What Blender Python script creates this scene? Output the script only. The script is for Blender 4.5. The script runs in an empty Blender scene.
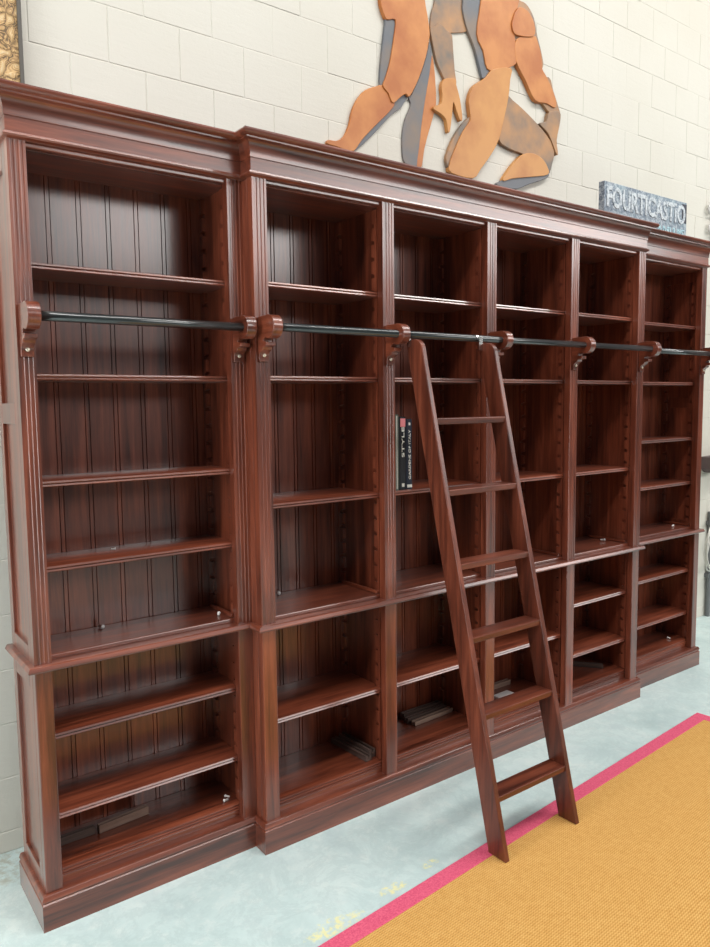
import bpy, bmesh, math, random
from mathutils import Vector, Matrix

random.seed(7)
SC = bpy.context.scene
COL = SC.collection
D = bpy.data

# ---------------------------------------------------------------- helpers
def srgb(r, g, b):
    f = lambda c: (c/12.92 if c <= .04045 else ((c+.055)/1.055)**2.4)
    return (f(r/255), f(g/255), f(b/255), 1)

def link(o):
    COL.objects.link(o); return o

def thing(name, label, cat, loc=(0, 0, 0), rz=0, group=None):
    o = link(D.objects.new(name, None))
    o.empty_display_size = .1
    o.location = loc; o.rotation_euler = (0, 0, rz)
    o['label'] = label; o['category'] = cat
    if group: o['group'] = group
    return o

def tag(o, label, cat, group=None):
    o['label'] = label; o['category'] = cat
    if group: o['group'] = group
    return o

def obj(name, bm, mat, parent=None, world=False, bevel=0, smooth=False, seg=2, label=None, loc=None, soft=False):
    """one mesh object; world=True keeps world coordinates under an Empty"""
    bmesh.ops.recalc_face_normals(bm, faces=bm.faces[:])
    me = D.meshes.new(name); bm.to_mesh(me); bm.free()
    if smooth:
        for p in me.polygons: p.use_smooth = True
    me.materials.append(mat)
    if soft:
        me.shade_smooth(); me.set_sharp_from_angle(angle=math.radians(38))
    o = link(D.objects.new(name, me))
    if loc is not None: o.location = loc
    if parent is not None:
        o.parent = parent
        if world:
            p = parent; M = Matrix.Identity(4)
            chain = []
            while p is not None:
                chain.append(p); p = p.parent
            for p in reversed(chain):
                M = M @ p.matrix_parent_inverse @ Matrix.Translation(p.location) @ p.rotation_euler.to_matrix().to_4x4()
            o.matrix_parent_inverse = M.inverted()
    if bevel:
        m = o.modifiers.new('bevel', 'BEVEL'); m.width = bevel; m.segments = seg
        m.limit_method = 'ANGLE'; m.angle_limit = math.radians(35)
    if label: o['label'] = label
    return o

def struct(name, bm, mat):
    o = obj(name, bm, mat); o['kind'] = 'structure'; return o

def box(bm, x0, x1, y0, y1, z0, z1):
    v = [bm.verts.new((x, y, z)) for z in (z0, z1) for x, y in ((x0, y0), (x1, y0), (x1, y1), (x0, y1))]
    for f in ((3, 2, 1, 0), (4, 5, 6, 7), (0, 1, 5, 4), (1, 2, 6, 5), (2, 3, 7, 6), (3, 0, 4, 7)):
        bm.faces.new([v[i] for i in f])
    return bm

def BX(*a):
    return box(bmesh.new(), *a)

def prism(bm, prof, axis, a0, a1):
    """closed profile swept straight along an axis. axis x: prof=(y,z); z: (x,y); y: (x,z)"""
    def P(p, a):
        return {'x': (a, p[0], p[1]), 'y': (p[0], a, p[1]), 'z': (p[0], p[1], a)}[axis]
    A = [bm.verts.new(P(p, a0)) for p in prof]; B = [bm.verts.new(P(p, a1)) for p in prof]
    n = len(prof)
    for i in range(n):
        bm.faces.new((A[i], A[(i+1) % n], B[(i+1) % n], B[i]))
    f1 = bm.faces.new(A[::-1]); f2 = bm.faces.new(B)
    for f in (f1, f2): f.normal_update()
    bmesh.ops.triangulate(bm, faces=[f1, f2])
    return bm

def sweep(bm, path, prof):
    """closed profile (offset outward, z) swept along a horizontal path with mitres"""
    n = len(path); nrm = []
    for i in range(n-1):
        d = Vector((path[i+1][0]-path[i][0], path[i+1][1]-path[i][1])).normalized()
        nrm.append(Vector((d.y, -d.x)))
    rings = []
    for i, p in enumerate(path):
        if i == 0: m = nrm[0]
        elif i == n-1: m = nrm[-1]
        else: m = (nrm[i-1]+nrm[i])/(1+nrm[i-1].dot(nrm[i]))
        rings.append([bm.verts.new((p[0]+m.x*o, p[1]+m.y*o, z)) for o, z in prof])
    k = len(prof)
    for a, b in zip(rings, rings[1:]):
        for j in range(k):
            bm.faces.new((a[j], a[(j+1) % k], b[(j+1) % k], b[j]))
    fs = [bm.faces.new(rings[0][::-1]), bm.faces.new(rings[-1])]
    for f in fs: f.normal_update()
    bmesh.ops.triangulate(bm, faces=fs)
    return bm

def tube(bm, pts, r, seg=12, cap=True):
    pts = [Vector(p) for p in pts]; rings = []
    up = None
    for i, p in enumerate(pts):
        t = (pts[min(i+1, len(pts)-1)]-pts[max(i-1, 0)]).normalized()
        if up is None:
            up = t.orthogonal().normalized()
        up = (up-t*up.dot(t)).normalized(); s = t.cross(up)
        rr = r[i] if isinstance(r, (list, tuple)) else r
        rings.append([bm.verts.new(p+(up*math.cos(a)+s*math.sin(a))*rr) for a in [2*math.pi*k/seg for k in range(seg)]])
    for a, b in zip(rings, rings[1:]):
        for j in range(seg):
            bm.faces.new((a[j], a[(j+1) % seg], b[(j+1) % seg], b[j]))
    if cap:
        bm.faces.new(rings[0][::-1]); bm.faces.new(rings[-1])
    return bm

# ---------------------------------------------------------------- materials
class NT:
    def __init__(s, name):
        s.m = D.materials.new(name); s.m.use_nodes = True
        s.t = s.m.node_tree; s.t.nodes.clear()
        s.out = s.n('ShaderNodeOutputMaterial'); s.b = s.n('ShaderNodeBsdfPrincipled')
        s.l(s.b.outputs[0], s.out.inputs[0])
    def n(s, t, **k):
        x = s.t.nodes.new(t)
        for a, b in k.items(): setattr(x, a, b)
        return x
    def l(s, a, b): s.t.links.new(a, b)
    def coord(s, scale=(1, 1, 1), rot=(0, 0, 0), rand=True, loc=(0, 0, 0)):
        tc = s.n('ShaderNodeTexCoord'); o = tc.outputs['Object']
        if rand:
            oi = s.n('ShaderNodeObjectInfo')
            vm = s.n('ShaderNodeVectorMath', operation='SCALE'); vm.inputs[0].default_value = (17.3, 9.1, 23.7)
            s.l(oi.outputs['Random'], vm.inputs['Scale'])
            ad = s.n('ShaderNodeVectorMath', operation='ADD'); s.l(o, ad.inputs[0]); s.l(vm.outputs[0], ad.inputs[1]); o = ad.outputs[0]
        mp = s.n('ShaderNodeMapping'); mp.inputs['Scale'].default_value = scale; mp.inputs['Rotation'].default_value = rot
        mp.inputs['Location'].default_value = loc
        s.l(o, mp.inputs[0]); return mp.outputs[0]
    def noise(s, vec, scale=1, detail=4, rough=.5, dist=0):
        x = s.n('ShaderNodeTexNoise'); s.l(vec, x.inputs['Vector'])
        x.inputs['Scale'].default_value = scale; x.inputs['Detail'].default_value = detail
        x.inputs['Roughness'].default_value = rough; x.inputs['Distortion'].default_value = dist
        return x.outputs['Fac']
    def ramp(s, fac, stops):
        r = s.n('ShaderNodeValToRGB'); e = r.color_ramp.elements
        while len(e) < len(stops): e.new(.5)
        for k, (p, c) in zip(e, stops):
            k.position = p; k.color = c if len(c) == 4 else (*c, 1)
        s.l(fac, r.inputs[0]); return r.outputs[0]
    def mix(s, fac, a, b, blend='MIX'):
        x = s.n('ShaderNodeMix', data_type='RGBA', blend_type=blend)
        for i, v in ((0, fac), (6, a), (7, b)):
            if hasattr(v, 'links'): s.l(v, x.inputs[i])
            else: x.inputs[i].default_value = v
        return x.outputs[2]
    def math(s, op, a, b=0.0, c=0.0, clamp=False):
        x = s.n('ShaderNodeMath', operation=op, use_clamp=clamp)
        for i, v in ((0, a), (1, b), (2, c)):
            if hasattr(v, 'links'): s.l(v, x.inputs[i])
            else: x.inputs[i].default_value = v
        return x.outputs[0]
    def bump(s, h, strength=.3, dist=.002):
        x = s.n('ShaderNodeBump'); x.inputs['Strength'].default_value = strength; x.inputs['Distance'].default_value = dist
        s.l(h, x.inputs['Height']); s.l(x.outputs[0], s.b.inputs['Normal'])
    def set(s, **k):
        for a, v in k.items():
            i = s.b.inputs[a.replace('_', ' ')]
            if hasattr(v, 'links'): s.l(v, i)
            else: i.default_value = v
        return s.m

def plain(name, col, rough=.5, metal=0, **k):
    t = NT(name); v = t.coord()
    c = t.mix(t.math('MULTIPLY', t.noise(v, 35, 3), .35), col, tuple(x*.6 for x in col[:3])+(1,))
    return t.set(Base_Color=c, Roughness=rough, Metallic=metal, **k)

def wood(name, axis, dark, mid, light, rough=.36, coat=1.0):
    t = NT(name)
    sc = {'x': (2.0, 34, 34), 'y': (34, 2.0, 34), 'z': (34, 34, 2.0)}[axis]
    v = t.coord(sc)
    n1 = t.noise(v, 1.0, 5, .55, .6)
    v2 = t.coord(tuple(k*5 for k in sc)); n2 = t.noise(v2, 1.0, 3, .6)
    v3 = t.coord(tuple(1.1 if k < 3 else 9 for k in sc)); n3 = t.noise(v3, 1.0, 3, .6)
    f = t.math('ADD', t.math('MULTIPLY', n1, .75), t.math('MULTIPLY', n2, .25))
    f = t.math('ADD', f, t.math('MULTIPLY', t.math('SUBTRACT', n3, .5), .48))
    c = t.ramp(f, [(.30, dark), (.52, mid), (.74, light)])
    t.bump(n2, .06, .001)
    rr = t.math('ADD', t.math('MULTIPLY', n1, .16), rough-.08)
    return t.set(Base_Color=c, Roughness=rr, Coat_Weight=coat, Coat_Roughness=.19, Coat_IOR=1.5, Sheen_Weight=.06, Sheen_Roughness=.3, Specular_IOR_Level=.5)

WD, WM, WL = (.048, .0098, .0046), (.150, .0335, .0150), (.285, .072, .033)
WZ = wood('mahogany_upright', 'z', WD, WM, WL)
WX = wood('mahogany_level', 'x', WD, WM, WL)
WY = wood('mahogany_crosswise', 'y', WD, WM, WL)
LD = [tuple(k*.85 for k in c) for c in (WD, WM, WL)]
LZ = wood('ladder_upright', 'z', *LD, rough=.4, coat=.2)
LX = wood('ladder_tread_wood', 'x', *LD, rough=.42, coat=.15)
RAW = wood('worn_bearer_wood', 'x', (.14, .08, .06), (.26, .17, .13), (.40, .28, .21), rough=.6, coat=0)
RAWD = wood('dark_bearer_wood', 'x', (.035, .022, .018), (.085, .053, .043), (.15, .10, .085), rough=.55, coat=.05)
BLK = plain('blackened_steel', (.016, .021, .022, 1), .3, 0, Coat_Weight=1, Coat_Roughness=.15)
CHROME = plain('chrome', (.75, .75, .73, 1), .22, 1)
WHITEP = plain('white_plastic', (.8, .78, .76, 1), .4)
BRASS = plain('pale_screw_metal', (.75, .68, .55, 1), .35, .6)

# ---------------------------------------------------------------- dimensions (metres)
d = .0717                                   # how far the wings sit back from the centre
PX = [0, .5685, 1.1511, 1.7297, 2.2895]; PW = .0578
XE = PX[4]+PW
XMI = -.0573; XLI = -.7034; XL = -.755     # left wing stiles
XRI = XE+.0573; XRO = 3.0461; XR = 3.0977  # right wing stiles
ZP, ZL, ZT, ZC = .1118, .852, 2.411, 2.556
T = .035                                    # frame thickness
YB = .32; YR = .36                          # back panel face / rear
WALL_Y = .59

# ---------------------------------------------------------------- setting
def wall_material():
    t = NT('painted_blockwork')
    v = t.coord(rand=False)
    big = t.noise(v, .55, 3); fine = t.noise(v, 60, 6, .7); mid = t.noise(v, 9, 4)
    c = t.ramp(big, [(.3, srgb(212, 210, 201)), (.7, srgb(202, 198, 186))])
    c = t.mix(t.math('MULTIPLY', t.math('GREATER_THAN', t.noise(v, 22, 5, .75), .68), .35), c, srgb(196, 186, 165))
    h = t.math('ADD', t.math('ADD', t.math('MULTIPLY', fine, .5), mid), t.math('MULTIPLY', t.noise(t.coord((9, 9, 55), rand=False), 1, 5, .7), .9))
    t.bump(h, .35, .004)
    return t.set(Base_Color=c, Roughness=.75, Specular_IOR_Level=.25)
WALLM = wall_material()

def build_wall():
    bm = bmesh.new(); BW, BH, X0, Z0 = .285, .203, .165, .08
    g, c, dp = .0012, .0024, .0017           # half joint, chamfer, joint depth
    xa, xb, zb = -4.5, 7.5, 5.2
    box(bm, xa, xb, WALL_Y+dp, WALL_Y+.2, 0, zb)
    for k in range(-1, 26):
        z0 = max(Z0+k*BH, 0); z1 = min(Z0+(k+1)*BH, zb)
        off = -BW/2 if k % 2 == 0 else 0
        n = int((xa-X0)/BW)
        while X0+off+n*BW < xb:
            x0 = max(X0+off+n*BW, xa); x1 = min(X0+off+(n+1)*BW, xb); n += 1
            if x1-x0 < .03: continue
            j = random.uniform(-.0012, .0012)
            a = [bm.verts.new((x, WALL_Y+j, z)) for x, z in ((x0+g+c, z0+g+c), (x1-g-c, z0+g+c), (x1-g-c, z1-g-c), (x0+g+c, z1-g-c))]
            b = [bm.verts.new((x, WALL_Y+dp, z)) for x, z in ((x0+g, z0+g), (x1-g, z0+g), (x1-g, z1-g), (x0+g, z1-g))]
            bm.faces.new(a)
            for i in range(4):
                bm.faces.new((b[i], b[(i+1) % 4], a[(i+1) % 4], a[i]))
    return struct('wall_back', bm, WALLM)
build_wall()

def floor_material():
    t = NT('polished_concrete')
    v = t.coord(rand=False)
    a = t.noise(v, 2.2, 6, .6, .3); b = t.noise(v, 15, 8, .75, .2); f = t.noise(v, 90, 3)
    c = t.ramp(a, [(.25, srgb(170, 191, 190)), (.5, srgb(196, 215, 213)), (.75, srgb(210, 224, 221))])
    c = t.mix(t.ramp(b, [(.50, (0, 0, 0)), (.66, (.55, .55, .55))]), c, srgb(216, 225, 221))
    vein = t.noise(v, 5.0, 9, .78, .5)
    c = t.mix(t.ramp(vein, [(.44, (0, 0, 0)), (.5, (.32, .32, .32)), (.56, (0, 0, 0))]), c, srgb(164, 184, 184))
    c = t.mix(t.ramp(t.noise(v, 5.5, 5, .6), [(.52, (0, 0, 0)), (.7, (.45, .45, .45))]), c, srgb(176, 194, 196))
    c = t.mix(t.math('MULTIPLY', f, .12), c, srgb(120, 140, 140))
    # spilt yellow powder beside the rug
    sep = t.n('ShaderNodeSeparateXYZ'); t.l(v, sep.inputs[0])
    ws = t.noise(v, 34, 6, .7, .4)
    def spot(cx, cy, rx, ry):
        ex = t.math('DIVIDE', t.math('SUBTRACT', sep.outputs[0], cx), rx)
        ey = t.math('DIVIDE', t.math('SUBTRACT', sep.outputs[1], cy), ry)
        q = t.math('ADD', t.math('MULTIPLY', ex, ex), t.math('MULTIPLY', ey, ey))
        return t.math('MULTIPLY', t.math('SUBTRACT', 1.3, q, clamp=True), t.math('MULTIPLY', t.math('SUBTRACT', ws, .38, clamp=True), 4.0))
    s = t.math('MAXIMUM', spot(-.03, -.475, .13, .045), spot(.23, -.445, .07, .03))
    s = t.math('MAXIMUM', s, spot(.42, -.42, .05, .022))
    c = t.mix(t.ramp(s, [(.32, (0, 0, 0)), (.75, (.7, .7, .7))]), c, srgb(234, 226, 150))
    # brownish grime along the wall at the left end
    g = t.math('MAXIMUM', spot(-.95, .5, .32, .16), 0)
    c = t.mix(t.ramp(g, [(.2, (0, 0, 0)), (.9, (.55, .55, .55))]), c, srgb(150, 138, 110))
    t.bump(t.math('ADD', b, t.math('MULTIPLY', f, .3)), .08, .003)
    return t.set(Base_Color=c, Roughness=t.math('ADD', .32, t.math('MULTIPLY', b, .3)), Specular_IOR_Level=.4)
struct('floor', BX(-4.5, 7.5, -6, WALL_Y+.2, -.1, 0), floor_material())

# ---------------------------------------------------------------- bookcase
BC = thing('bookcase', 'long dark mahogany breakfront bookcase with six empty bays standing against the white block wall',
           'bookcase', ((XL+XR)/2, .18, 0))
def part(name, bm, mat, bevel=.0015, **k):
    return obj(name, bm, mat, k.pop('parent', BC), world=True, bevel=bevel, **k)

PATH = [(XL, YR), (XL, d), (0, d), (0, 0), (XE, 0), (XE, d), (XR, d), (XR, YR)]
# cornice
cor = [(-.03, ZT+.001), (.0, ZT+.001), (.003, ZT+.004), (.010, ZT+.007), (.0125, ZT+.012), (.010, ZT+.018), (.004, ZT+.021), (.003, ZT+.062),
       (.006, ZT+.064)]
for k in range(9):                                              # cove
    a = math.pi/2*k/8
    cor.append((.006+.020*(1-math.cos(a)), ZT+.066+.050*math.sin(a)))
cor += [(.031, ZT+.118), (.031, ZT+.123), (.040, ZT+.127), (.045, ZT+.133), (.046, ZT+.140), (.043, ZT+.145), (-.03, ZT+.145)]
part('cornice', sweep(bmesh.new(), PATH, cor), WX, 0, soft=True)
# top board behind the cornice
bm = bmesh.new(); box(bm, XL+.03, XR-.03, d+.03, YR, ZT-.016, ZT+.002); box(bm, .03, XE-.03, .03, d+.031, ZT-.016, ZT+.002)
part('top_board', bm, WX)
bm = bmesh.new(); box(bm, XL+.03, XR-.03, d+.03, YR, ZC-.018, ZC-.0005); box(bm, .03, XE-.03, .03, d+.031, ZC-.018, ZC-.0005)
part('dust_cover', bm, WX)
# ledge (waist moulding) with a rounded nose
led = [(-.05, ZL-.024), (.006, ZL-.024), (.007, ZL-.021), (.017, ZL-.020), (.0215, ZL-.0175), (.0235, ZL-.0140),
       (.0235, ZL-.0118), (.0180, ZL-.0014), (.0150, ZL), (-.05, ZL)]
part('waist_ledge', sweep(bmesh.new(), PATH, led), WX, 0)
# plinth with a rounded top edge
pli = [(-.05, 0), (.017, 0), (.017, ZP-.026), (.0125, ZP-.022), (.0150, ZP-.018), (.0165, ZP-.0145), (.0165, ZP-.0120),
       (.0120, ZP-.0010), (.009, ZP+.001), (-.05, ZP+.001)]
part('plinth', sweep(bmesh.new(), PATH, pli), WX, 0)

def fluted(x0, x1, yf, yb, z0, z1, n=3):
    """upright with shallow flutes down its face, plain margins"""
    pr = [(x0, yb), (x0, yf)]
    w = x1-x0; m = w*.13; fw = (w-2*m)/n; g = fw*.30
    for k in range(n):
        a = x0+m+k*fw
        pr += [(a+g*.5, yf), (a+g*.8, yf+.0022), (a+fw-g*.8, yf+.0022), (a+fw-g*.5, yf)]
    pr += [(x1, yf), (x1, yb)]
    return prism(bmesh.new(), pr, 'z', z0, z1)
stiles = [(x, x+PW, 0) for x in PX]+[(XL, XLI, d), (XMI, 0, d), (XE, XRI, d), (XRO, XR, d)]
for a, b, y in stiles:
    part('pilaster', fluted(a, b, y, y+T, ZL-.001, ZT+.003), WZ, .0008)
    part('base_pilaster', BX(a, b, y, y+T, ZP-.002, ZL-.022), WZ, .003)

# panelled ends
def end_panel(sx, z0, z1, rails):
    """framed end: stiles, rails and sunk panels; sx = -1 left end, 1 right end"""
    xo = XL if sx < 0 else XR; th = .022
    bm = bmesh.new()
    X = lambda a, b: (min(xo-sx*a, xo-sx*b), max(xo-sx*a, xo-sx*b))
    x0, x1 = X(0, th)
    ya, yb = d+.0345, YR
    box(bm, x0, x1, ya, ya+.036, z0, z1); box(bm, x0, x1, yb-.042, yb, z0, z1)
    for a, b in rails: box(bm, x0, x1, ya+.036, yb-.042, a, b)
    fr = part('end_frame', bm, WZ, .002)
    rs = sorted(rails)
    for (a, b), (c, e) in zip(rs, rs[1:]):
        p0, p1 = X(.010, th-.002)
        part('end_panel', BX(p0, p1, ya+.034, yb-.040, b-.002, c+.002), WZ, 0, parent=BC)
for sx in (-1, 1):
    end_panel(sx, ZL-.001, ZT+.003, [(ZL-.001, .90), (1.590, 1.655), (2.34, ZT+.003)])
    end_panel(sx, ZP-.002, ZL-.022, [(ZP-.002, .165), (.765, ZL-.022)])

# upright dividers between the bays and the wing / centre flanks
part('divider_panel', BX(0, .041, T, YR, ZP, ZT), WZ); part('divider_panel', BX(-.037, -.0005, d+T, YR, ZP, ZT), WZ)
part('divider_panel', BX(XE-.041, XE, T, YR, ZP, ZT), WZ); part('divider_panel', BX(XE+.0005, XE+.037, d+T, YR, ZP, ZT), WZ)
for x in PX[1:4]:
    c = x+PW/2; part('divider_panel', BX(c-.0155, c+.0155, T, YR, ZP, ZT), WZ)

BAYS = [(XL+.022, -.037, d, XLI, XMI), (.041, PX[1]+PW/2-.0155, 0, PW, PX[1])]
for i in (1, 2):
    BAYS.append((PX[i]+PW/2+.0155, PX[i+1]+PW/2-.0155, 0, PX[i]+PW, PX[i+1]))
BAYS.append((PX[3]+PW/2+.0155, XE-.041, 0, PX[3]+PW, PX[4]))
BAYS.append((XE+.037, XR-.022, d, XRI, XRO))

def bead_board(x0, x1, z0, z1):
    pr = [(x1, YB+.012), (x0, YB+.012), (x0, YB)]
    n = max(1, round((x1-x0)/.098)); s = (x1-x0)/n
    for k in range(n):
        a = x0+k*s+s*.42
        for q in (a, a+.015):
            pr += [(q-.0022, YB), (q-.0008, YB+.004), (q+.0008, YB+.004), (q+.0022, YB)]
    pr += [(x1, YB)]
    return prism(bmesh.new(), pr, 'z', z0, z1)

def shelf_bm(x0, x1, y0, z, th=.0195, yb=YB-.002):
    pr = [(yb, z), (yb, z-th), (y0+.003, z-th)]
    zt = z; h = th
    # two little beads with a quirk between them
    for zb_, hb in ((z-th, th*.46), (z-th*.50, th*.46)):
        pr += [(y0+.0035, zb_+.0004), (y0+.0004, zb_+hb*.22), (y0, zb_+hb*.34), (y0+.0028, zb_+hb*.92), (y0+.0045, zb_+hb)]
    pr.append((y0+.0055, z))
    return prism(bmesh.new(), pr, 'x', x0, x1)

def base_moulding(x0, x1, y0, z):
    pr = [(y0+.03, z), (y0+.03, ZP-.002), (y0+.002, ZP-.002), (y0+.002, z-.036)]
    for c0 in (z-.028, z-.018, z-.007):
        for k in range(5):
            a = -math.pi/2+math.pi*k/4
            pr.append((y0+.004-.004*math.cos(a), c0+.0045*math.sin(a)))
    return prism(bmesh.new(), pr, 'x', x0, x1)

def notched(x0, x1, yf, w, z0, z1, pitch=.064, flip=False):
    """saw-toothed strip that carries the shelf bearers"""
    pr = [(yf+w, z0), (yf+w, z1)]
    ff = [(yf, z1)]
    z = z1-.05
    while z > z0+.05:
        ff += [(yf, z), (yf+w*.62, z-.006), (yf+w*.62, z-.018), (yf, z-.018)]
        z -= pitch
    ff.append((yf, z0))
    pr += ff
    if flip: pr = [(2*yf+w-p[0], p[1]) for p in pr]
    return prism(bmesh.new(), pr, 'x', x0, x1)

UP = {0: [2.075, 1.743, 1.414, 1.147], 5: [2.075, 1.743, 1.414, 1.147]}
LO = {0: [.608, .343], 4: [.607, .341], 5: [.606, .340]}
ZB, ZF = .163, .868
for i, (x0, x1, yo, fx0, fx1) in enumerate(BAYS):
    ys = yo+T+.001
    part('back_panel', bead_board(x0, x1, ZP, ZL-.01), WZ, 0)
    part('back_panel', bead_board(x0, x1, ZL-.01, ZT), WZ, 0)
    # floor of the upper and of the lower part
    part('upper_floor', BX(x0+.0005, x1-.0005, ys-.004, YB-.001, ZL-.001, ZF), WX, .004)
    part('base_floor', BX(x0+.0005, x1-.0005, ys+.029, YB-.001, ZB-.02, ZB), WX)
    part('base_moulding', base_moulding(x0+.0005, x1-.0005, ys, ZB), WX, 0, soft=True)
    part('head_rail', BX(x0, x1, yo+.012, yo+T, ZT-.012, ZT+.004), WX, .003)
    for z in UP.get(i, [2.075, 1.744, 1.282]):
        part('shelf', shelf_bm(x0+.001, x1-.001, ys, z), WX, 0, soft=True)
    for z in LO.get(i, [.473]):
        part('shelf', shelf_bm(x0+.001, x1-.001, ys, z), WX, 0, soft=True)
    for z0, z1 in ((ZF+.002, ZT-.02), (ZB+.002, ZL-.03)):
        for xa, xb in ((x0, x0+.013), (x1-.013, x1)):
            part('notched_strip', notched(xa, xb, YB-.034, .032, z0, z1), RAWD if 0 else WZ, 0)
            part('notched_strip', notched(xa, xb, yo+T+.004, .032, z0, z1, flip=True), WZ, 0)
    # bearer lying at the foot of the right-hand cheek
    if i in (0, 1, 3, 4, 5):
        part('shelf_bearer', BX(x1-.013-.014, x1-.0135, yo+T+.008, YB-.036, ZF+.001, ZF+.014), WY, .002)

# library rail: brackets and steel tubes
RY, RZ, RR = -.070, 1.905, .0145
def bracket(xc, yo):
    w = .037; x0, x1 = xc-w/2, xc+w/2
    pr = []
    cy, cz, R = yo+RY, RZ, .040
    pr += [(yo, 1.790), (yo, 1.942), (yo-.014, 1.944)]
    for k in range(15):
        a = math.radians(75+ (300-75)*k/14)
        pr.append((cy+R*math.cos(a), cz+R*math.sin(a)))
    # neck, little ledge, tail
    pr += [(yo-.036, 1.864), (yo-.034, 1.857), (yo-.056, 1.854), (yo-.056, 1.842), (yo-.034, 1.838), (yo-.030, 1.829), (yo-.018, 1.822), (yo-.012, 1.817), (yo-.010, 1.808), (yo-.010, 1.790)]
    b = part('rail_bracket', prism(bmesh.new(), pr, 'x', x0, x1), WY, .0015, soft=True)
    s = bmesh.new(); bmesh.ops.create_uvsphere(s, u_segments=14, v_segments=8, radius=.0065)
    bmesh.ops.scale(s, vec=(1, .6, 1), verts=s.verts[:]); bmesh.ops.translate(s, vec=(xc, yo-.012, 1.811), verts=s.verts[:])
    obj('screw', s, BRASS, b, world=True, smooth=True, label='pale round screw head')
brs = [((XL+XLI)/2, d), (XMI/2-.002, d)]+[(x+PW/2, 0) for x in PX]+[((XE+XRI)/2+.002, d), ((XRO+XR)/2, d)]
for xc, yo in brs: bracket(xc, yo)
for a, b, yo in ((brs[0][0], brs[1][0], d), (brs[2][0], brs[6][0], 0), (brs[7][0], brs[8][0], d)):
    part('ladder_rail', tube(bmesh.new(), [(a, yo+RY, RZ), (b, yo+RY, RZ)], RR, 20), BLK, 0, smooth=True, label='dark steel tube rail')

# ---------------------------------------------------------------- ladder
LA = thing('ladder', 'six-tread mahogany library ladder leaning on the black rail, its feet on the yellow rug', 'ladder', (.84, -.5, .008))
yfz = lambda z: -.594+.2365*(z-.007)
def stringer(x0, x1):
    pr = [(yfz(.008)+.083, .008), (yfz(.008), .008)]
    z = 1.80
    pr.append((yfz(z), z))
    # rounded nose at the top, tucked under the rail
    top = 1.884; yr = -.062
    cz = 1.835; cy = yfz(cz)+.048
    for k in range(9):
        a = math.radians(175-100*k/8)
        pr.append((cy+.048*math.cos(a), cz+.048*math.sin(a)))
    pr += [(-.066, 1.886), (yfz(1.84)+.086, 1.84)]
    return prism(bmesh.new(), pr, 'x', x0, x1)
for a, b in ((.6275, .6485), (1.0255, 1.0475)):
    obj('stringer', stringer(a, b), LZ, LA, world=True, bevel=.0025)
for z in (1.581, 1.314, 1.043, .779, .508, .224):
    yf = yfz(z)+.001; y1 = yf+.084
    pr = [(yf, z), (yf+.004, z-.024), (y1, z-.024), (y1-.004, z)]
    obj('tread', prism(bmesh.new(), pr, 'x', .6480, 1.0260), LX, LA, world=True, bevel=.003)
def hook(xc, xs, w):
    bm = bmesh.new()
    pts = []
    for k in range(15):
        a = math.radians(-40+ 230*k/14)
        pts.append((RY+(RR+.0035)*math.cos(a), RZ+(RR+.0035)*math.sin(a)))
    inner = [(RY+(RR+.0012)*math.cos(math.radians(-40+230*k/14)), RZ+(RR+.0012)*math.sin(math.radians(-40+230*k/14))) for k in range(15)]
    ring = pts+inner[::-1]
    A = [bm.verts.new((xc-w/2, y, z)) for y, z in ring]; B = [bm.verts.new((xc+w/2, y, z)) for y, z in ring]
    n = len(ring)
    for i in range(n): bm.faces.new((A[i], A[(i+1) % n], B[(i+1) % n], B[i]))
    for i in range(14):
        bm.faces.new((A[i], A[i+1], A[n-2-i], A[n-1-i])); bm.faces.new((B[i+1], B[i], B[n-1-i], B[n-2-i]))
    box(bm, xc+w/2-.003, xs-.0003, RY-.0235, RY-.0172, RZ-.05, RZ+.004)
    return bm
for xc, xs, w in ((.6215, .6275, .008), (1.002, 1.0255, .012)):
    obj('hook', hook(xc, xs, w), CHROME, LA, world=True, smooth=False, label='chrome hook over the rail')

# ---------------------------------------------------------------- rug
ang = math.atan2(.197, 2.522)
RG = thing('rug', 'golden woven sisal rug with a pink cloth binding on the concrete floor', 'rug', (2.395, -.328, 0), ang)
def weave():
    t = NT('woven_sisal'); v = t.coord(rand=False)
    sep = t.n('ShaderNodeSeparateXYZ'); t.l(v, sep.inputs[0])
    wob = t.math('MULTIPLY', t.noise(v, 14, 2), .006)
    sx = t.math('SINE', t.math('MULTIPLY', t.math('ADD', sep.outputs[0], wob), 2*math.pi/.013))
    sy = t.math('SINE', t.math('MULTIPLY', t.math('ADD', sep.outputs[1], wob), 2*math.pi/.0085))
    h = t.math('ADD', t.math('MULTIPLY', t.math('MULTIPLY', sx, sy), .25), t.math('MULTIPLY', sy, .25))
    h = t.math('ADD', h, .5)
    n = t.noise(v, 70, 4, .7); nb = t.noise(v, 3, 3)
    f = t.math('ADD', t.math('MULTIPLY', h, .55), t.math('MULTIPLY', n, .5))
    c = t.ramp(f, [(.2, srgb(166, 116, 56)), (.5, srgb(202, 154, 86)), (.85, srgb(224, 186, 120))])
    c = t.mix(t.math('MULTIPLY', nb, .18), c, srgb(196, 138, 60))
    t.bump(f, .6, .004)
    return t.set(Base_Color=c, Roughness=.9, Specular_IOR_Level=.1)
def cloth():
    t = NT('pink_binding'); v = t.coord((60, 60, 60), rand=False)
    n = t.noise(v, 3, 4, .6)
    c = t.ramp(n, [(.3, srgb(196, 70, 102)), (.7, srgb(224, 106, 132))])
    t.bump(n, .3, .002)
    return t.set(Base_Color=c, Roughness=.8, Specular_IOR_Level=.15)
RLX, RLY, RB = 3.2, 2.0, .064
obj('woven_field', BX(-RLX+RB-.004, -RB+.004, -RLY+RB-.004, -RB+.004, .0005, .0075), weave(), RG)
bm = bmesh.new()
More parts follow.
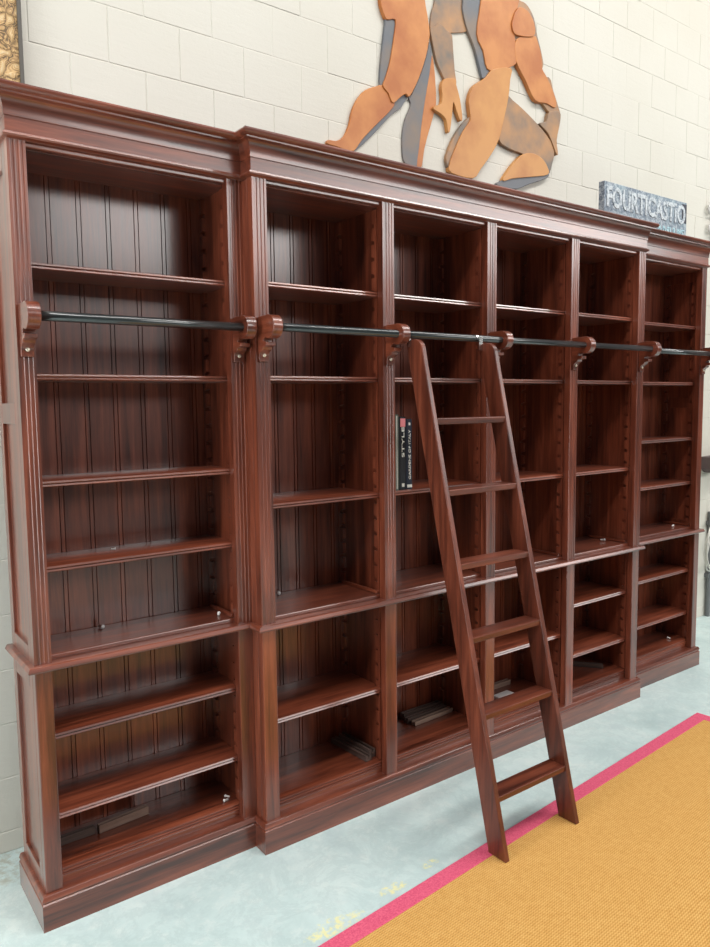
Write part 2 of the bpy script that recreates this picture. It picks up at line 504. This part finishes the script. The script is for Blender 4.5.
O = [(-RLX, -RLY), (0, -RLY), (0, 0), (-RLX, 0)]; I = [(-RLX+RB, -RLY+RB), (-RB, -RLY+RB), (-RB, -RB), (-RLX+RB, -RB)]
vt = {}
for key, ring in (('o', O), ('i', I)):
    for zz in (.0003, .0088):
        vt[key, zz] = [bm.verts.new((x, y, zz)) for x, y in ring]
for k in range(4):
    q = (k+1) % 4
    a, b = vt['o', .0003], vt['o', .0088]; c, e = vt['i', .0003], vt['i', .0088]
    bm.faces.new((a[k], a[q], b[q], b[k])); bm.faces.new((b[k], b[q], e[q], e[k]))
    bm.faces.new((c[q], c[k], e[k], e[q])); bm.faces.new((a[q], a[k], c[k], c[q]))
obj('binding', bm, cloth(), RG, bevel=.002)

# ---------------------------------------------------------------- writing
def text_bm(body, size, mat_depth=.0012, shear=0):
    cu = D.curves.new('lettering', 'FONT'); cu.body = body; cu.size = size; cu.align_x = 'LEFT'; cu.align_y = 'CENTER'
    cu.extrude = mat_depth; cu.offset = shear; cu.resolution_u = 3
    o = link(D.objects.new('lettering_source', cu))
    dg = bpy.context.evaluated_depsgraph_get(); dg.update()
    me = D.meshes.new_from_object(o.evaluated_get(dg))
    bm = bmesh.new(); bm.from_mesh(me)
    D.objects.remove(o); D.curves.remove(cu); D.meshes.remove(me)
    return bm
def fit_text(bm, M, length, height):
    """centre the lettering, scale it to length x height (text plane) and place it by M"""
    xs = [v.co.x for v in bm.verts]; ys = [v.co.y for v in bm.verts]
    sx = length/(max(xs)-min(xs)); sy = height/(max(ys)-min(ys))
    cx, cy = (max(xs)+min(xs))/2, (max(ys)+min(ys))/2
    for v in bm.verts: v.co = M @ Vector(((v.co.x-cx)*sx, (v.co.y-cy)*sy, v.co.z))
    return bm

# ---------------------------------------------------------------- books
PAPER = plain('page_paper', (.7, .66, .56, 1), .8)
def cover(name, c, rough=.3):
    return plain(name, c, rough)
PRINT = plain('white_print', (.75, .74, .68, 1), .5)
def book(label, x0, w, h, mat, spine_parts, y0=.050, dep=.215):
    z0 = 1.2822
    b = thing('book', label, 'book', (x0+w/2, y0+dep/2, z0), 0, 'books in the second central bay')
    hw, hd = w/2, dep/2
    bm = bmesh.new()
    th = .0028
    # case: two boards and a rounded spine, open at the fore edge
    pr = [(-hw, hd), (-hw, -hd+.004), (-hw*.7, -hd+.001), (0, -hd), (hw*.7, -hd+.001), (hw, -hd+.004), (hw, hd), (hw-th, hd), (hw-th, -hd+.006), (-hw+th, -hd+.006), (-hw+th, hd)]
    prism(bm, pr, 'z', 0, h)
    obj('cover', bm, mat, b)
    obj('pages', BX(-hw+th+.0002, hw-th-.0002, -hd+.0065, hd-.005, .003, h-.004), PAPER, b)
    M0 = Matrix.Rotation(math.radians(90), 4, 'X')      # text plane facing -y
    for nm, kind, mt, zc, ln, ht, rot in spine_parts:
        if kind == 'box':
            obj(nm, BX(-ht/2, ht/2, -hd-.0006, -hd+.003, zc-ln/2, zc+ln/2), mt, b)
        else:
            M = Matrix.Translation((0, -hd-.0004, zc)) @ M0 @ Matrix.Rotation(math.radians(rot), 4, 'Z')
            obj(nm, fit_text(text_bm(kind, .02), M, ln, ht), mt, b, label='white lettering')
PINK = plain('spine_picture', srgb(205, 120, 125), .4)
GREYL = plain('pale_label', srgb(200, 198, 190), .4)
book('tall grey-green jacketed book, leftmost of the three, beside the pilaster', .662, .027, .312, cover('grey_green_jacket', srgb(92, 98, 90), .25),
     [('spine_stripe', 'box', GREYL, .156, .300, .004, 0)])
book('black book with white title and pink picture on its spine, middle of the three', .6905, .036, .302, cover('black_jacket', srgb(42, 43, 46), .25),
     [('title', 'STYLE', PRINT, .198, .125, .013, 90), ('spine_picture', 'box', PINK, .278, .034, .026, 0), ('publisher_label', 'box', GREYL, .020, .014, .013, 0)])
book('dark navy book with small white lettering up its spine, rightmost of the three books', .7275, .033, .292, cover('navy_jacket', srgb(38, 42, 54), .3),
     [('title', 'GARDENS OF ITALY', PRINT, .145, .205, .011, 90), ('spine_band', 'box', GREYL, .014, .012, .026, 0), ('emblem', 'box', GREYL, .272, .011, .010, 0)])

# ---------------------------------------------------------------- loose bearers and pegs left on the shelves
def bearer(label, x, y, z, L, rz, mat, w=.026, h=.022, tilt=0):
    bm = bmesh.new()
    # grooved strip with notched ends
    pr = [(-w/2, 0), (w/2, 0), (w/2, h), (w*.16, h), (w*.16, h*.62), (-w*.16, h*.62), (-w*.16, h), (-w/2, h)]
    prism(bm, pr, 'x', -L/2, L/2)
    o = obj('wood_strip', bm, mat, bevel=.0012)
    o.location = (x, y, z); o.rotation_euler = (0, 0, rz)
    return tag(o, label, 'wood strip', 'loose shelf bearers on the bottom shelves')
zb = ZB+.0004
bearer('dark wooden strip at the far left back of the leftmost bay floor', -.632, .238, zb, .165, .02, RAWD, .022, .028)
bearer('lighter brown wooden strip lying end to end right of a dark strip, bottom left bay', -.447, .238, zb, .185, .10, RAW, .020, .030)
bearer('dark grooved wood strip, left one of the pair on the bottom of the second bay', .518, .180, zb, .235, math.radians(93), RAWD, .030, .024)
bearer('dark grooved wood strip, right one of the pair on the bottom of the second bay', .552, .185, zb, .215, math.radians(92), RAWD, .030, .036)
bearer('front one of three wooden strips on the bottom of the third bay', 1.02, .215, zb, .25, .05, RAW, .028, .020)
bearer('middle one of three wooden strips on the bottom of the third bay', 1.01, .251, zb, .25, .02, RAWD, .028, .026)
bearer('rearmost of three wooden strips on the bottom of the third bay', 1.015, .288, zb, .24, 0, RAWD, .028, .032)
bearer('brown wooden strip at the back of the bay seen between the ladder stringers', 1.50, .288, zb, .26, .0, RAW, .028, .024)
bearer('dark wooden strip lying slantwise on the bottom of the second bay from the right', 2.14, .215, zb, .24, math.radians(-52), RAWD, .028, .022)
o = obj('paper_slip', BX(-.055, .055, -.030, .030, 0, .012), WHITEP, bevel=.001)
o.location = (1.478, .180, zb); o.rotation_euler = (0, 0, .04)
tag(o, 'small white folded paper packet on the bay floor behind the ladder', 'paper')

def make_peg():
    bm = bmesh.new()
    tube(bm, [(0, -.009, .0065), (0, -.006, .0065), (0, -.0058, .0065), (0, .012, .0065)], [.0065, .0065, .0042, .0042], 12)
    bmesh.ops.recalc_face_normals(bm, faces=bm.faces[:])
    me = D.meshes.new('shelf_peg'); bm.to_mesh(me); bm.free(); me.materials.append(WHITEP)
    for p in me.polygons: p.use_smooth = True
    return me
pegm = make_peg()
pegs = [(-.480, .285, ZF, 'white shelf peg lying at the back of the left bay just above the waist ledge', 1.1),
        (-.440, .240, 1.147, 'pale shelf peg lying on the fourth shelf of the left bay', .7),
        (-.085, .170, ZF, 'white shelf peg in the right-hand corner of the left bay above the waist ledge', 1.0),
        (-.076, .165, ZB, 'white shelf peg deeper in the bottom right corner of the left bay', .9),
        (-.093, .143, ZB, 'white shelf peg in front of another at the bottom right of the left bay', .9),
        (.244, .292, ZF, 'white shelf peg at the left edge of the second bay, just above the waist ledge', 1.2),
        (2.235, .150, ZF, 'white shelf peg on the waist-level floor of the second bay from the right', 1.2),
        (2.960, .165, ZF, 'white shelf peg on the waist level floor of the far right bay', 1.0),
        (2.965, .175, ZB, 'white shelf peg on the bottom floor of the far right bay', 1.0)]
for k, (x, y, z, lab, s) in enumerate(pegs):
    o = link(D.objects.new('shelf_peg', pegm)); o.location = (x, y, z+.0003); o.rotation_euler = (0, 0, k*1.1+.4); o.scale = (s, s, s)
    tag(o, lab, 'shelf peg', 'white shelf pegs left on the shelves')

# ---------------------------------------------------------------- wall sculpture: two cut-out figures
ART=[('walk','torso',0.568,'o',[(1.031,3.782),(1.017,3.673),(1.02,3.586),(1.028,3.515),(1.039,3.478),(1.066,3.44),(1.119,3.453),(1.11,3.374),(1.086,3.26),(1.057,3.178),(1.04,3.135),(1.074,3.107),(1.101,3.07),(1.148,3.107),(1.183,3.13),(1.208,3.125),(1.266,3.22),(1.314,3.335),(1.335,3.417),(1.339,3.461),(1.325,3.534),(1.309,3.598),(1.306,3.69),(1.328,3.79),(1.317,3.878),(1.177,3.872)]),('walk','flank',0.5747,'s',[(1.067,3.449),(1.133,3.463),(1.124,3.38),(1.1,3.266),(1.071,3.184),(1.051,3.134),(1.027,3.134),(1.032,3.224),(1.048,3.335),(1.061,3.421)]),('walk','calf',0.5744,'o',[(1.053,3.145),(0.996,3.123),(0.941,3.096),(0.892,3.044),(0.859,2.98),(0.843,2.92),(0.811,2.861),(0.769,2.834),(0.723,2.829),(0.718,2.811),(0.769,2.808),(0.81,2.804),(0.867,2.806),(0.916,2.865),(0.993,2.942),(1.084,3.028),(1.118,3.076),(1.084,3.112)]),('walk','calf_slate_edge',0.5811,'s',[(0.862,2.804),(0.905,2.831),(0.998,2.916),(1.1,3.018),(1.158,3.061),(1.194,3.109),(1.215,3.131),(1.194,3.143),(1.147,3.12),(1.101,3.076),(1.078,3.045),(0.999,2.962),(0.922,2.888)]),('walk','rear_leg',0.5808,'s',[(1.351,3.422),(1.365,3.361),(1.35,3.27),(1.325,3.16),(1.3,3.041),(1.282,2.924),(1.263,2.808),(1.185,2.81),(1.168,2.859),(1.169,2.945),(1.187,3.017),(1.217,3.075),(1.223,3.102),(1.211,3.121),(1.229,3.142),(1.289,3.251),(1.332,3.361)]),('walk','rear_leg_front',0.5805,'o',[(1.365,3.361),(1.38,3.312),(1.389,3.236),(1.393,3.14),(1.368,3.055),(1.336,2.969),(1.312,2.894),(1.293,2.807),(1.26,2.806),(1.279,2.923),(1.298,3.04),(1.322,3.159),(1.347,3.269)]),('kneel','chest',0.5802,'g',[(1.413,3.832),(1.384,3.625),(1.362,3.559),(1.352,3.487),(1.369,3.472),(1.419,3.52),(1.47,3.499),(1.514,3.505),(1.612,3.542),(1.597,3.595),(1.581,3.642),(1.586,3.684),(1.603,3.894),(1.499,3.9)]),('kneel','forearm',0.5729,'g',[(1.348,3.478),(1.351,3.454),(1.362,3.417),(1.39,3.334),(1.426,3.282),(1.455,3.254),(1.525,3.249),(1.515,3.324),(1.504,3.424),(1.495,3.488),(1.463,3.499),(1.412,3.519),(1.377,3.496)]),('kneel','hand',0.5656,'t',[(1.438,3.26),(1.415,3.218),(1.421,3.178),(1.412,3.134),(1.369,3.114),(1.362,3.097),(1.412,3.085),(1.448,3.062),(1.459,3.012),(1.473,3.01),(1.485,3.069),(1.493,3.123),(1.5,3.16),(1.53,3.105),(1.548,3.08),(1.563,3.096),(1.545,3.186),(1.518,3.252),(1.512,3.277)]),('kneel','torso',0.5653,'o',[(1.711,3.922),(1.696,3.711),(1.666,3.536),(1.713,3.465),(1.745,3.383),(1.826,3.395),(1.942,3.445),(1.972,3.482),(1.957,3.593),(1.956,3.701),(1.989,3.791),(2.004,3.931),(1.87,4.005)]),('kneel','side',0.572,'s',[(1.603,3.89),(1.573,3.677),(1.573,3.616),(1.604,3.542),(1.658,3.463),(1.702,3.359),(1.721,3.33),(1.769,3.381),(1.736,3.473),(1.692,3.546),(1.719,3.72),(1.733,3.922)]),('kneel','shoulder',0.5577,'o',[(1.931,3.68),(1.95,3.723),(1.984,3.757),(2.04,3.76),(2.084,3.734),(2.111,3.687),(2.106,3.643),(2.059,3.624),(1.999,3.612),(1.945,3.611),(1.924,3.646)]),('kneel','back',0.5714,'g',[(1.945,3.786),(2.013,3.801),(2.064,3.794),(2.118,3.744),(2.148,3.657),(2.185,3.577),(2.197,3.501),(2.087,3.463),(1.982,3.547),(1.929,3.674)]),('kneel','upper_arm',0.5641,'o',[(1.959,3.571),(2.007,3.614),(2.111,3.647),(2.139,3.63),(2.174,3.561),(2.185,3.49),(2.222,3.457),(2.274,3.398),(2.307,3.344),(2.299,3.305),(2.224,3.312),(2.125,3.309),(2.044,3.395),(1.966,3.478)]),('kneel','lower_arm',0.5708,'g',[(2.122,3.406),(2.248,3.464),(2.29,3.399),(2.339,3.317),(2.349,3.287),(2.267,3.27),(2.196,3.309),(2.132,3.352)]),('kneel','hand',0.5635,'g',[(2.246,3.27),(2.34,3.292),(2.345,3.235),(2.317,3.13),(2.331,3.057),(2.312,3.057),(2.277,3.108),(2.236,3.155),(2.175,3.184),(2.171,3.197),(2.225,3.217)]),('kneel','front_leg',0.5632,'t',[(1.728,3.334),(1.783,3.388),(1.926,3.431),(1.92,3.367),(1.908,3.277),(1.875,3.16),(1.835,3.043),(1.778,2.956),(1.698,2.866),(1.639,2.807),(1.483,2.808),(1.468,2.847),(1.505,2.927),(1.558,3.021),(1.616,3.096),(1.613,3.137),(1.606,3.188),(1.619,3.238),(1.652,3.282)]),('kneel','shin_edge',0.5699,'g',[(1.634,3.122),(1.565,3.068),(1.504,2.991),(1.467,2.922),(1.451,2.877),(1.463,2.838),(1.497,2.81),(1.55,2.816),(1.565,2.94),(1.626,3.047)]),('kneel','rear_thigh',0.5696,'g',[(1.89,3.285),(1.949,3.271),(2.018,3.248),(2.124,3.203),(2.234,3.145),(2.303,3.076),(2.286,2.991),(2.249,2.929),(2.164,2.97),(2.038,3.003),(1.935,3.011),(1.842,3.041),(1.858,3.158)]),('kneel','rear_calf',0.5623,'t',[(2.03,3.001),(2.118,3.02),(2.191,3.005),(2.236,2.969),(2.24,2.926),(2.102,2.891),(1.945,2.856),(1.878,2.832),(1.869,2.845),(1.911,2.896),(1.97,2.957)]),('kneel','rear_foot',0.569,'s',[(1.819,2.809),(1.885,2.844),(1.953,2.868),(2.128,2.909),(2.25,2.938),(2.238,2.907),(2.093,2.852),(1.988,2.809),(1.885,2.801)])]  # parts keyed s are slate-painted strips of the artwork itself

def patina(name, a, b, g=.5, rough=.42, rot=0):
    """airbrushed copper / slate paint in soft clouds"""
    t = NT(name); v = t.coord((1, 1, 1))
    n = t.noise(v, 5.0, 3, .5); n2 = t.noise(v, 26, 4, .6)
    f = t.math('ADD', n, t.math('MULTIPLY', t.math('SUBTRACT', n2, .5), .18))
    c = t.ramp(f, [(g-.14, a), (g+.14, b)])
    return t.set(Base_Color=c, Roughness=rough, Metallic=.0, Specular_IOR_Level=.4)
AM = {'o': patina('copper_orange_paint', srgb(172, 102, 52), srgb(196, 130, 72), .5),
      't': patina('golden_tan_paint', srgb(198, 142, 82), srgb(178, 118, 66), .55),
      's': patina('slate_paint', srgb(100, 104, 110), srgb(126, 112, 100), .56),
      'g': patina('umber_paint', srgb(112, 103, 94), srgb(174, 130, 88), .47)}
def smooth_poly(P, n=3):
    out = []; m = len(P)
    for i in range(m):
        p0, p1, p2, p3 = [Vector(P[(i+k-1) % m]) for k in range(4)]
        for k in range(n):
            t = k/n
            out.append(.5*((2*p1)+(p2-p0)*t+(2*p0-5*p1+4*p2-p3)*t*t+(3*p1-p0-3*p2+p3)*t*t*t))
    return out
FIG = {'walk': thing('wall_art', 'wall-hung copper-toned cut-out of a striding bare figure, the left one above the bookcase', 'wall art', (.85, .57, 2.57), 0, 'cut-out figures on the wall'),
       'kneel': thing('wall_art', 'wall-hung copper-toned cut-out of a kneeling bare figure, right one above the bookcase', 'wall art', (1.75, .57, 2.57), 0, 'cut-out figures on the wall')}
for fg, nm, y, m, P in ART:
    bm = bmesh.new()
    Q = smooth_poly(P)
    A = [bm.verts.new((q.x, y, q.y)) for q in Q]; B = [bm.verts.new((q.x, WALL_Y-.0005, q.y)) for q in Q]
    nQ = len(Q)
    for i in range(nQ): bm.faces.new((A[i], A[(i+1) % nQ], B[(i+1) % nQ], B[i]))
    bm.faces.new(A[::-1]); bm.faces.new(B)
    obj(nm, bm, AM[m], FIG[fg], world=True, bevel=.003, seg=3)

# ---------------------------------------------------------------- carved panel at the top left
PNL = thing('carved_panel', 'carved ochre floral wood panel on the wall at the far left above the bookcase', 'wall panel', (-.95, .57, 2.66))
def carved():
    t = NT('carved_ochre'); v = t.coord((1, 1, 1), rand=False)
    w = t.n('ShaderNodeTexNoise'); t.l(v, w.inputs['Vector']); w.inputs['Scale'].default_value = 9; w.inputs['Detail'].default_value = 2
    mx = t.n('ShaderNodeVectorMath', operation='MULTIPLY_ADD'); t.l(w.outputs['Color'], mx.inputs[0]); mx.inputs[1].default_value = (.16, .16, .16); t.l(v, mx.inputs[2])
    vo = t.n('ShaderNodeTexVoronoi', feature='DISTANCE_TO_EDGE'); t.l(mx.outputs[0], vo.inputs['Vector']); vo.inputs['Scale'].default_value = 22
    v2 = t.n('ShaderNodeTexVoronoi'); t.l(mx.outputs[0], v2.inputs['Vector']); v2.inputs['Scale'].default_value = 22
    rings = t.math('SINE', t.math('MULTIPLY', v2.outputs['Distance'], 60))
    h = t.math('ADD', t.math('MULTIPLY', vo.outputs['Distance'], 3, clamp=True), t.math('MULTIPLY', rings, .22))
    c = t.ramp(h, [(.0, srgb(104, 84, 58)), (.25, srgb(172, 138, 92)), (.6, srgb(206, 170, 118)), (1, srgb(216, 192, 150))])
    c = t.mix(t.ramp(t.noise(v, 7, 3), [(.55, (0, 0, 0)), (.75, (.6, .6, .6))]), c, srgb(122, 102, 100))
    t.bump(h, .5, .005)
    return t.set(Base_Color=c, Roughness=.6)
PL0, PL1, PZ0, PZ1 = -1.30, -.575, 2.66, 3.75
obj('carving', BX(PL0+.012, PL1-.012, .562, WALL_Y-.001, PZ0+.012, PZ1-.012), carved(), PNL, world=True)
bm = bmesh.new()
for a in ((PL0, PL1, .552, WALL_Y-.001, PZ0, PZ0+.013), (PL0, PL1, .552, WALL_Y-.001, PZ1-.013, PZ1), (PL0, PL0+.013, .552, WALL_Y-.001, PZ0+.013, PZ1-.013), (PL1-.013, PL1, .552, WALL_Y-.001, PZ0+.013, PZ1-.013)):
    box(bm, *a)
obj('frame', bm, plain('dark_grey_frame', srgb(88, 84, 78), .5), PNL, world=True, bevel=.002)

# ---------------------------------------------------------------- lettered board on top of the bookcase
SG = thing('sign', 'grey-blue weathered board with worn white lettering standing on top of the bookcase at the right', 'sign', (2.64, .22, ZC))
def worn():
    t = NT('weathered_board'); v = t.coord((1, 1, 1), rand=False)
    n = t.noise(v, 42, 6, .8, .9); n2 = t.noise(v, 6, 4)
    c = t.ramp(n, [(.34, srgb(62, 74, 90)), (.47, srgb(116, 130, 144)), (.60, srgb(182, 192, 198))])
    c = t.mix(t.ramp(n2, [(.5, (0, 0, 0)), (.7, (.4, .4, .4))]), c, srgb(150, 178, 186))
    t.bump(n, .4, .003)
    return t.set(Base_Color=c, Roughness=.55)
SX0, SX1, SZ0, SZ1, SY0, SY1 = 2.260, 3.079, ZC+.0004, 2.812, .200, .237
obj('board', BX(SX0, SX1, SY0, SY1, SZ0, SZ1), worn(), SG, world=True, bevel=.003)
def flaking(name, a, b):
    t = NT(name); v = t.coord((1, 1, 1), rand=False)
    c = t.ramp(t.noise(v, 55, 5, .75, .5), [(.40, b), (.52, a)])
    return t.set(Base_Color=c, Roughness=.6)
SLET = flaking('worn_white_lettering', srgb(204, 212, 216), srgb(112, 126, 140))
SCY = flaking('pale_blue_lettering', srgb(190, 226, 232), srgb(120, 160, 176))
M0 = Matrix.Rotation(math.radians(90), 4, 'X')
obj('lettering', fit_text(text_bm('FOURTICASTIO', .1, .002, .003), Matrix.Translation(((SX0+SX1)/2, SY0-.0015, 2.736)) @ M0, .78, .112), SLET, SG, world=True, label='large worn white capitals')
obj('small_lettering', fit_text(text_bm('SANLUIS', .1, .002), Matrix.Translation((SX1-.19, SY0-.0015, 2.620)) @ M0, .33, .06), SCY, SG, world=True, label='smaller pale blue lettering')
obj('dark_corner', BX(SX1-.055, SX1-.004, SY0-.0012, SY0+.002, 2.690, 2.800), plain('dark_paint_patch', srgb(40, 44, 58), .5), SG, world=True, label='dark painted patch')

# ---------------------------------------------------------------- odds and ends on the wall beyond the right end
GREYM = plain('galvanised_grey', srgb(120, 122, 124), .45, .3)
bm = bmesh.new()
tube(bm, [(4.172, .568, 0), (4.172, .568, .80)], .018, 14); box(bm, 4.146, 4.198, .557, WALL_Y-.0002, .30, .33); box(bm, 4.146, 4.198, .557, WALL_Y-.0002, .70, .73)
tag(obj('conduit', bm, GREYM), 'grey vertical conduit pipe low on the wall past the right end of the bookcase', 'pipe')
WC = plain('white_cable_sheath', srgb(214, 212, 204), .5)
bm = bmesh.new()
pts = []
for k in range(70):
    a = k*.34; r = .13+.03*math.sin(k*.7)
    pts.append((4.13+r*.75*math.cos(a), .512-.012*math.sin(k*.9), .56+r*1.45*math.sin(a)))
tube(bm, pts, .006, 8)
tag(obj('hanging_cable', bm, WC, smooth=True), 'tangled loops of white cable hung on the wall past the right end of the bookcase', 'cable')
bm = bmesh.new()
prism(bm, [(4.04, 1.13), (4.09, 1.10), (4.22, 1.12), (4.22, 1.225), (4.04, 1.22)], 'y', .50, WALL_Y-.0003)
tag(obj('wall_box', bm, plain('dark_brown_box', srgb(92, 76, 76), .5), bevel=.006), 'dark brown box fixed to the wall past the right end of the bookcase', 'wall box')
bm = bmesh.new()
for cx, cz, r, tr in ((4.035, 2.985, .040, .007), (4.045, 2.85, .038, .007), (4.13, 2.91, .055, .008), (4.12, 3.04, .045, .007), (4.14, 2.81, .045, .007)):
    tube(bm, [(cx+r*(1-.55*k/26)*math.cos(k*.36), .565, cz+r*(1-.55*k/26)*math.sin(k*.36)) for k in range(27)], tr, 8)
tube(bm, [(4.085, .575, 2.77), (4.08, .575, 2.90), (4.09, .575, 3.08)], .008, 8)
tag(obj('wall_ornament', bm, plain('silver_scroll_metal', srgb(205, 203, 200), .5, .1), smooth=True), 'silvery scrollwork ornament hung high on the wall at the right edge', 'wall ornament')

# ---------------------------------------------------------------- light
w = D.worlds.new('warehouse_daylight'); SC.world = w; w.use_nodes = True
nt = w.node_tree; bg = nt.nodes['Background']
tc = nt.nodes.new('ShaderNodeTexCoord'); sp = nt.nodes.new('ShaderNodeSeparateXYZ'); nt.links.new(tc.outputs['Generated'], sp.inputs[0])
rp = nt.nodes.new('ShaderNodeValToRGB'); nt.links.new(sp.outputs[2], rp.inputs[0])
e = rp.color_ramp.elements
e[0].position = 0; e[0].color = (.05, .046, .045, 1)
e[1].position = .78; e[1].color = (.55, .56, .58, 1)
k = e.new(.10); k.color = (.09, .088, .09, 1)
k = e.new(.50); k.color = (.24, .24, .25, 1)
nt.links.new(rp.outputs[0], bg.inputs[0]); bg.inputs[1].default_value = 1.0

def area(name, loc, target, sx, sy, power, col=(1, .97, .93)):
    l = D.lights.new(name, 'AREA'); l.shape = 'RECTANGLE'; l.size = sx; l.size_y = sy; l.energy = power; l.color = col
    o = link(D.objects.new(name, l)); o.location = loc
    o.rotation_euler = (Vector(target)-Vector(loc)).to_track_quat('-Z', 'Y').to_euler()
    return o
area('high_window', (6.9, -8, 4.9), (2.6, 0, 2.4), 10.6, 1.9, 570, (1, .98, .96))
area('skylight', (2.0, -2.7, 7.0), (1.7, -.6, 0), 12.5, .5, 520, (1, .97, .93))
area('left_wall_fill', (-3.4, -.9, 4.6), (-1.2, .6, 1.6), 2.5, .4, 75, (1, .99, .97))  # unseen fill light, added to brighten the wall at the left
area('left_end_fill', (-4.4, -.75, 1.4), (-.9, .4, 1.1), 1.0, 2.3, 105, (.97, .99, 1))  # added fill, not a door: brightens the lower left wall and end panel

# ---------------------------------------------------------------- camera
cam = D.cameras.new('camera'); co = link(D.objects.new('camera', cam)); SC.camera = co
cam.sensor_fit = 'HORIZONTAL'; cam.sensor_width = 36; cam.lens = 749.83/710*36; cam.clip_start = .05
r = Vector((0.8009174643144918, -0.5986547288801921, -0.011988784146382762)); u = Vector((0.06541648578941561, 0.06758080560956768, 0.9955669330085875)); f = Vector((0.5951906406715481, 0.7981512076683376, -0.09328853602970963))
M = Matrix(((r.x, u.x, -f.x, 0), (r.y, u.y, -f.y, 0), (r.z, u.z, -f.z, 0), (0, 0, 0, 1)))
co.matrix_world = Matrix.Translation((-1.29576279, -2.3050121, 1.64192052)) @ M
vs = SC.view_settings
SC.display_settings.display_device = 'sRGB'
vs.view_transform = 'Standard'; vs.look = 'None'; vs.exposure = -0.1; vs.gamma = 1; vs.use_curve_mapping = False
